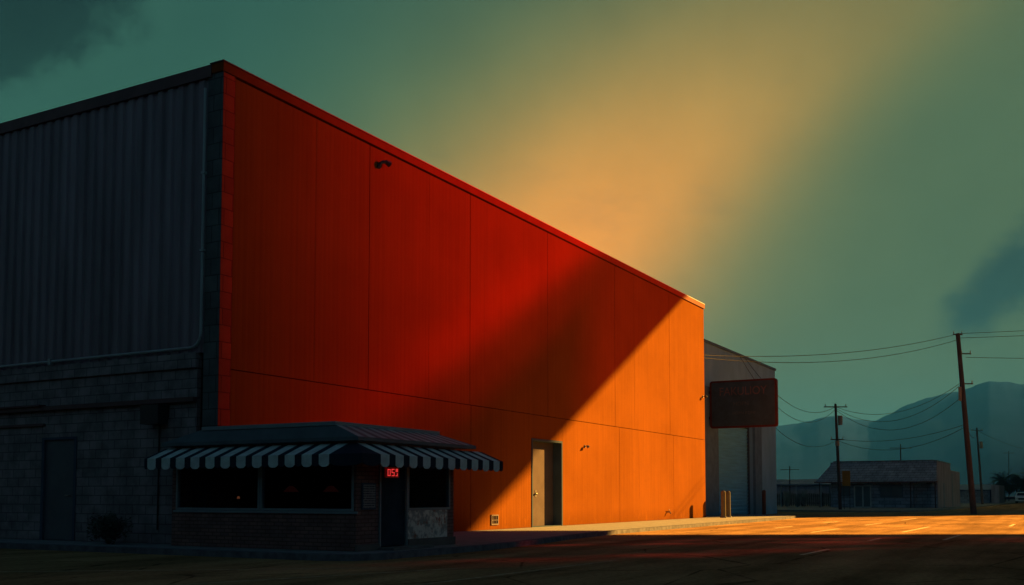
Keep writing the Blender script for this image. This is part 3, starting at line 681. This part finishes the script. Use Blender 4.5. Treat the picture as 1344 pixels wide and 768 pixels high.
e = empty('tree', (197, -5.6, 0), 'dark bushy tree with an uneven crown between the two taller palms', 'tree')
MB().tube([(197,-5.6,0),(197.1,-5.5,1.4),(197,-5.3,2.6)], .2, 8, .1).tube([(197.1,-5.5,1.4),(197,-6.4,2.8)], .1, 6, .05).build('trunk', M_bark, e)
m = MB()
for cx_, cy_, cz_, r_ in ((197,-5.6,3.0,1.7),(197.5,-4.2,2.5,1.3),(196.5,-7.0,2.6,1.4),(197.2,-5.2,4.2,1.1),(197,-6.6,3.7,1.0)):
    b_ = leafball((cx_,cy_,cz_), r_, r_, r_*.85, 500, .22); m.raw(b_.v, b_.f)
m.build('crown', M_leaf, e)
# parked car (an SUV seen from the front three-quarter)
car = empty('parked_car', (168, -7.6, -.12), 'white SUV parked far off at the right edge of the street', 'car')
prof = [(-2.3,.35),(-2.35,.95),(-2.05,1.12),(-1.15,1.20),(-.55,1.72),(1.75,1.76),(2.2,1.15),(2.3,.95),(2.3,.35)]
def carsec(m, pr, hw, inset=0):
    n_ = len(pr); m.raw([(168+a, -7.6-hw+(.14 if b>1.3 else 0), b-.12) for a, b in pr]+[(168+a, -7.6+hw-(.14 if b>1.3 else 0), b-.12) for a, b in pr], [tuple(range(n_)), tuple(reversed(range(n_, 2*n_)))]+[(i, (i+1)%n_, n_+(i+1)%n_, n_+i) for i in range(n_)])
m = MB(); carsec(m, prof, .92); m.build('body', M_carw, car, bevel=.05)
MB().raw([(168-1.19,-8.37,1.13),(168-1.19,-6.83,1.13),(168-.66,-6.95,1.55),(168-.66,-8.25,1.55)], [(0,1,2,3)]).build('windscreen', M_drum, car)
MB().box(167.6, 169.5, -8.53, -8.515, 1.05, 1.5).box(167.6,169.5,-6.685,-6.67,1.05,1.5).each('side_window', M_drum, car)
MB().box(165.62, 165.70, -8.1, -7.1, .45, .72).build('grille', M_drum, car)
for s_ in (-1, 1):
    MB().box(165.63, 165.72, -7.6+s_*.62-.17, -7.6+s_*.62+.17, .58, .76).build('headlight', M_light, car)
    for xo in (-1.45, 1.45):
        MB().tube([(168+xo, -7.6+s_*.72, .22), (168+xo, -7.6+s_*.95, .22)], .34, 18).build('wheel', M_tyre, car)

# ------------------------------------------------------------------ mountains
prof = [(-300,610),(200,600),(700,580),(900,572),(1020,560),(1048,556),(1075,547),(1100,543),(1125,549),(1150,550),(1172,541),(1195,529),(1225,520),(1262,511),(1285,502),(1300,498),(1322,498),(1344,500),(1420,490),(1520,492),(1700,495),(2100,500)]
def hprof(px):
    for (a, h0), (b_, h1) in zip(prof, prof[1:]):
        if a <= px <= b_: return h0+(h1-h0)*(px-a)/(b_-a)
    return 600
m = MB(); NX, NY = 700, 26; vs = []
from mathutils import noise as mn
for j in range(NY):
    t_ = j/(NY-1)
    for i in range(NX):
        px = -300+2400*i/(NX-1); th_ = (px-672)/FPX; d_ = 2300+t_*2600
        peak = (651.5-hprof(px))/FPX*3600
        sh_ = math.sin(min(1, t_*2)*PI/2) if t_ < .5 else 1-(t_-.5)*.9
        x_, y_ = (CAM.x+d_*(math.cos(YAW)+R3.x*th_), CAM.y+d_*(math.sin(YAW)+R3.y*th_))
        nz = mn.fractal(Vector((x_*.0026, y_*.0026, 3)), .8, 2.1, 7)
        vs.append((x_, y_, max(-1, peak*sh_*.96+nz*26*min(1, t_*3)*(1-.55*min(1, t_*1.0)))-1))
fs = [(j*NX+i, j*NX+i+1, (j+1)*NX+i+1, (j+1)*NX+i) for j in range(NY-1) for i in range(NX-1)]
m.raw(vs, fs); mo = m.build('mountains', M_mount, kind='structure', smooth=True)

# ------------------------------------------------------------------ unseen blocks added right of the view to cast the shade
S = Vector((1, -.5, .379))
E0 = Vector((10.5, 0, 0))+S*68.6; gdir = Vector((.52, -.854, 0)).normalized(); nf = Vector((.854, .52, 0)).normalized()
def bx(q0, q1, d0, d1, z0, z1, m):
    c_ = [E0+gdir*q+nf*d_ for q, d_ in ((q0, d0), (q1, d0), (q1, d1), (q0, d1))]
    m.hexa([(p_.x, p_.y, z0) for p_ in c_], [(p_.x, p_.y, z1) for p_ in c_])
def stained(name):  # added filter: graded tint shapes the red beam and dark band on the wall
    m = bpy.data.materials.new(name); m.use_nodes = True; t = NT(m.node_tree); t.n.clear()
    out = t.node('ShaderNodeOutputMaterial'); P = t.node('ShaderNodeNewGeometry').outputs['Position']
    z = t.node('ShaderNodeSeparateXYZ', {0: P}).outputs[2]
    rp = t.node('ShaderNodeValToRGB'); cr = rp.color_ramp; cr.interpolation = 'EASE'
    st_ = [(0, .028), (2.8, .034), (4.6, .14), (6.3, .46), (7.8, .38), (9.5, .40), (13, .50), (17, .52)]
    for i, (h_, v_) in enumerate(st_):
        el = cr.elements[i] if i < 2 else cr.elements.new(h_/17)
        el.position = h_/17; el.color = (math.sqrt(v_),)*3+(1,)
    t.put(rp.inputs[0], t.m('DIVIDE', t.m('SUBTRACT', z, 26), 17))
    q = t.dot(P, tuple(gdir)); q = t.m('SUBTRACT', q, E0.dot(gdir))
    f = t.m('MULTIPLY', rp.outputs[0], t.m('SQRT', t.sm(q, -4, 9.4, 1.0, .07)))
    f = t.m('MAXIMUM', f, t.sm(q, -2, -9, .0, .39))
    f = t.m('MULTIPLY', f, t.sm(t.m('SUBTRACT', z, t.m('MULTIPLY_ADD', q, .647, 37.4)), .8, .2))
    tr = t.node('ShaderNodeBsdfTransparent', {0: t.node('ShaderNodeCombineColor', {0: f, 1: t.m('MULTIPLY', f, .12), 2: t.m('MULTIPLY', f, .2)}).outputs[0]})
    t.l.new(tr.outputs[0], out.inputs[0]); return m
def streak_filter(name, c_):
    """added filter: nearly opaque, its streaks throw red light on the road"""
    m = bpy.data.materials.new(name); m.use_nodes = True; t = NT(m.node_tree); t.n.clear()
    out = t.node('ShaderNodeOutputMaterial'); P = t.node('ShaderNodeNewGeometry').outputs['Position']
    z = t.node('ShaderNodeSeparateXYZ', {0: P}).outputs[2]; q = t.m('SUBTRACT', t.dot(P, tuple(gdir)), E0.dot(gdir))
    v = t.node('ShaderNodeCombineXYZ', {0: t.m('ADD', t.m('MULTIPLY', q, .38), t.m('MULTIPLY', z, .45)), 1: t.m('MULTIPLY', z, 2.3)})
    st_ = t.sm(t.noise(v, 1.0, 5, .6), .47, .72)
    msk = t.m('MULTIPLY', t.m('MULTIPLY', t.sm(z, 27.1, 27.8), t.sm(q, 45, 30)), t.m('MAXIMUM', t.m('MULTIPLY', t.sm(z, 31.2, 30.0), t.sm(q, 10.5, 12.5)), t.m('MULTIPLY', t.sm(q, 18, 20), t.sm(z, 37, 33))))
    a_ = t.m('MULTIPLY_ADD', t.m('MULTIPLY', st_, msk), .52, c_[0])
    tr = t.node('ShaderNodeBsdfTransparent', {0: t.node('ShaderNodeCombineColor', {0: a_, 1: t.m('MULTIPLY', a_, .3), 2: t.m('MULTIPLY', a_, .4)}).outputs[0]})
    t.l.new(tr.outputs[0], out.inputs[0]); return m
shade_mass = empty('added_shade_hall', tuple(E0+gdir*92-Vector((0,0,E0.z))), 'added unseen hall casting the diagonal shade, its red stained glazing tinting the light', 'building')  # unseen, added so its lower edge casts the diagonal shadow
m = MB(); bx(8.9, 96, -.4, 0, 26, 27, m); bx(-23, 96, -6, -.4, 43.02, 44, m); bx(14, 96, -6, -5.5, 26, 43, m)
m.build('wall', M_grey, shade_mass)
m = MB(); bx(-23, 8.88, -.1, -.02, 26, 43, m); m.build('red_beam_filter', stained('red_beam_tint'), shade_mass)
m = MB(); bx(-23, 96, -.4, 0, 43.0, 62, m); m.build('roof', M_grey, shade_mass)
m = MB(); bx(8.9, 96, -.1, -.02, 27.02, 43, m); m.build('red_streak_filter', streak_filter('red_streak_tint', (.03, .02, .025)), shade_mass)
m = MB(); bx(86, 96, -5.4, -.5, -.2, 26, m); m.build('support', M_grey, shade_mass)
blk = empty('added_shade_block', (129, -40, 0), 'tall grey block added off to the right to shade the far street', 'building')  # unseen, added to shade the grey building and the far street
Aa = Vector((128.4, -47.4)); Bb = Vector((130.4, -20)); g2 = Vector((.834, -.552)).normalized(); Cc = Aa+g2*170
def wallseg(p0, p1, thk, h_, m):
    p0 = Vector(p0); p1 = Vector(p1); d_ = (p1-p0).normalized(); n_ = Vector((d_.y, -d_.x))*thk
    m.prism([p0, p1, p1+n_, p0+n_], -.2, h_)
m = MB(); u0 = Aa-(Bb-Aa).normalized()*.35; u1 = Aa.lerp(Bb, .34); wallseg(u0, u1, 9, 52, m); m.build('shade_mass', M_grey, blk)
m = MB(); wallseg(u1+(u1-u0).normalized()*.01, Bb, 9, 40, m); m.build('wing', M_grey, blk)
lw = empty('added_long_shade_block', (200, -90, 0), 'long grey block added off to the right, its shade ending the sunlit street', 'building')  # unseen, added so its shade ends the sunlit strip of road
m = MB(); wallseg(Aa+g2*.2+Vector((9.2,0))*0, Cc, -9, 34, m); m.build('wall', M_grey, lw)
row = empty('added_shade_row', (300, -28, 0), 'long blank row added off to the right to shade the shop and beyond', 'building')  # unseen, added to keep sun off the distant buildings and ground
m = MB(); wallseg(Vector((130.6, -19.8)), Vector((150, -20.5)), 10, 75, m); wallseg(Vector((150.2, -20.5)), Vector((2200, -94)), 10, 150, m); m.build('wall', M_grey, row)

def plain_block(nm, lb, x0, x1, y0, y1, h_):  # added unseen blocks, near-black so the diner windows reflect dark
    e = empty(nm, ((x0+x1)/2, (y0+y1)/2, 0), lb, 'building')
    MB().box(x0, x1, y0, y1, -.2, h_).build('wall', mat('near_black_block', (.015,.015,.018), rough=.95, spec=0), e); MB().box(x0-.1, x1+.1, y0-.1, y1+.1, h_+.003, h_+.2).build('coping', M_seam, e)
plain_block('added_reflection_block', 'near-black block row added behind the viewer to keep window reflections dark', -46, -30, -70, 75, 9)
plain_block('added_reflection_block', 'near-black block row added opposite, out of view, to darken the window reflections', -40, 74, -66, -48, 8)
hm = bpy.data.materials.new('haze'); hm.use_nodes = True; t = NT(hm.node_tree); t.n.clear()
out = t.node('ShaderNodeOutputMaterial'); pv = t.node('ShaderNodeVolumePrincipled'); t.l.new(pv.outputs[0], out.inputs[1])
pv.inputs['Color'].default_value = (.025, .215, 1.0, 1); pv.inputs['Density'].default_value = 1.4e-4; pv.inputs['Anisotropy'].default_value = 0
MB().box(-1500, 6500, -4000, 7200, -1.6, 470).build('haze', hm, kind='stuff')
# ------------------------------------------------------------------ sun
sd = bpy.data.lights.new('sun', 'SUN'); sd.energy = 5.0; sd.color = (1, .46, .08); sd.angle = math.radians(.4)
so = bpy.data.objects.new('sun', sd); C.objects.link(so); so.rotation_euler = S.to_track_quat('Z', 'Y').to_euler(); so.location = (60, -30, 60)
EL = math.atan2(S.z, math.hypot(S.x, S.y)); AZ = math.atan2(S.x, S.y)

# ------------------------------------------------------------------ sky
EXP = 2.7; K = 2**-EXP
wd = bpy.data.worlds.new('World'); bpy.context.scene.world = wd; wd.use_nodes = True
t = NT(wd.node_tree); t.n.clear(); out = t.node('ShaderNodeOutputWorld'); bg = t.node('ShaderNodeBackground'); t.l.new(bg.outputs[0], out.inputs[0])
D = t.node('ShaderNodeTexCoord').outputs['Generated']
FH = Vector((math.cos(YAW), math.sin(YAW), 0))
df = t.dot(D, tuple(FH)); dfm = t.m('MAXIMUM', df, .05)
X = t.m('DIVIDE', t.dot(D, tuple(R3)), dfm); Yv = t.m('DIVIDE', t.dot(D, (0, 0, 1)), dfm)
def xy(px, py):
    v_ = F3+R3*((px-672)/FPX)+U3*((PY-py)/FPX); q = v_.dot(FH); return (v_.dot(R3)/q, v_.z/q)
def lin(c_): return tuple(((v_/255+.055)/1.055)**2.4 if v_ > 10 else v_/255/12.92 for v_ in c_)
nz = t.noise(D, 3.0, 6, .6); nzf = t.noise(D, 9.0, 7, .62)
Xn = t.m('ADD', X, t.m('MULTIPLY', t.m('SUBTRACT', nz, .5), .10)); Yn = t.m('ADD', Yv, t.m('MULTIPLY', t.m('SUBTRACT', nzf, .5), .07))
# warm light scattered through the dust: two soft lobes along one slanting axis, over a teal to olive base
q_ = 1/FPX; Bx, By = xy(677.2, 407.6); TH = .686; ux, uy = math.cos(TH), math.sin(TH)
rx = t.m('SUBTRACT', X, Bx); ry = t.m('SUBTRACT', Yv, By)
tau = t.m('ADD', t.m('MULTIPLY', rx, ux), t.m('MULTIPLY', ry, uy)); s = t.m('SUBTRACT', t.m('MULTIPLY', rx, uy), t.m('MULTIPLY', ry, ux))
def lobe(ss, su):
    a_ = t.m('POWER', t.m('ABSOLUTE', t.m('DIVIDE', s, ss)), 2.0); b_ = t.m('POWER', t.m('ABSOLUTE', t.m('DIVIDE', tau, su)), 2.0)
    return t.m('EXPONENT', t.m('MULTIPLY', t.m('ADD', a_, b_), -1))
side = t.m('GREATER_THAN', s, 0.0); sel = t.m('MULTIPLY_ADD', side, (88.0-224.5)*q_, 224.5*q_)
red = t.m('ADD', t.sm(X, (270-672)*q_, (1075-672)*q_, .021, .073), t.m('ADD', t.m('MULTIPLY', lobe(sel, 633.8*q_), .359), t.m('MULTIPLY', lobe(157.6*q_, 278.9*q_), .577)))
red = t.m('MULTIPLY', red, t.sm(nz, .3, .7, .95, 1.05))
right = t.m('MULTIPLY', t.sm(t.m('ADD', X, t.m('MULTIPLY', Yv, .35)), .38, .62), t.sm(Yv, .48, .36)); red = t.m('MULTIPLY', red, t.m('SUBTRACT', 1.0, t.m('MULTIPLY', right, .12)))
colr = t.node('ShaderNodeCombineColor', {0: t.m('MULTIPLY_ADD', red, 1.27, .002), 1: t.m('MULTIPLY_ADD', t.m('SQRT', red), .388, .040), 2: t.m('MULTIPLY_ADD', red, -.025, .069)}).outputs[0]
# smoke: upper left bank and the plume on the right
n2 = t.noise(D, 7.0, 9, .66); n3 = t.noise(t.scale(D, (1, 1, 1.4)), 19.0, 8, .7)
nd = t.m('ADD', t.m('MULTIPLY', t.m('SUBTRACT', n2, .5), .20), t.m('MULTIPLY', t.m('SUBTRACT', n3, .5), .09))
cA = xy(-60, -70); ddx = t.m('SUBTRACT', X, cA[0]); ddy = t.m('SUBTRACT', Yv, cA[1])
dd_ = t.m('SQRT', t.m('ADD', t.m('POWER', t.m('ABSOLUTE', ddx), 2.0), t.m('POWER', t.m('ABSOLUTE', t.m('MULTIPLY', ddy, 1.35)), 2.0)))
m1 = t.m('MULTIPLY', t.sm(t.m('ADD', dd_, nd), .215, .165), t.sm(n2, .3, .7, .8, 1.0))
p0 = xy(1232, 446); p1 = xy(1352, 350); dl2 = math.hypot(p1[0]-p0[0], p1[1]-p0[1]); vx, vy = (p1[0]-p0[0])/dl2, (p1[1]-p0[1])/dl2
qx = t.m('SUBTRACT', X, p0[0]); qy = t.m('SUBTRACT', Yv, p0[1]); qt = t.m('ADD', t.m('MULTIPLY', qx, vx), t.m('MULTIPLY', qy, vy)); qs = t.m('ABSOLUTE', t.m('SUBTRACT', t.m('MULTIPLY', qx, vy), t.m('MULTIPLY', qy, vx)))
wq = t.sm(qt, 0.0, .11, .004, .032); nd2 = t.m('MULTIPLY', nd, .62)
m2 = t.m('MULTIPLY', t.sm(t.m('SUBTRACT', t.m('ADD', qs, nd2), wq), .020, -.022), t.sm(qt, -.02, .04))
wisp = t.m('MULTIPLY', t.sm(t.noise(t.scale(D, (1, 1, 3.0)), 5.5, 7, .6), .52, .75), t.sm(Yv, .5, .2, .10, .16))
colr = t.mix(t.m('MULTIPLY', m1, .95), colr, (*lin((18, 34, 34)), 1))
colr = t.mix(t.m('MULTIPLY', m2, .9), colr, (*lin((34, 63, 62)), 1))
colr = t.mix(wisp, colr, (*lin((46, 84, 80)), 1))
f = t.m('MULTIPLY', t.sm(nz, .25, .75, .93, 1.07), t.sm(nzf, .25, .75, .96, 1.04))
# unseen sky overhead and behind: tones set to tune the fill light
f = t.m('MULTIPLY', f, t.sm(Yv, .55, 1.3, 1.0, .22))
colr = t.mix(1.0, colr, t.node('ShaderNodeCombineColor', {0: f, 1: f, 2: f}).outputs[0], 'MULTIPLY')
back = t.sm(df, .72, .40)
colr = t.mix(back, colr, (*lin((54, 68, 88)), 1))
up = t.sm(t.dot(D, (0, 0, 1)), .35, .8); colr = t.mix(up, colr, (.008, .014, .036, 1))
sky = t.node('ShaderNodeTexSky', sky_type='NISHITA', sun_disc=False, sun_elevation=EL, sun_rotation=AZ, dust_density=6.0)
skyt = t.mix(1.0, sky.outputs[0], (.0006, .0010, .0008, 1), 'MULTIPLY')
colr = t.mix(1.0, colr, skyt, 'ADD')
t.l.new(colr, bg.inputs[0]); bg.inputs[1].default_value = K

# ------------------------------------------------------------------ render settings
sc = bpy.context.scene
sc.view_settings.view_transform = 'Standard'; sc.view_settings.look = 'None'; sc.view_settings.exposure = EXP; sc.view_settings.gamma = 1
try: sc.view_settings.use_curve_mapping = False
except Exception: pass
sc.cycles.max_bounces = 8; sc.cycles.transparent_max_bounces = 16; sc.cycles.sample_clamp_indirect = 4
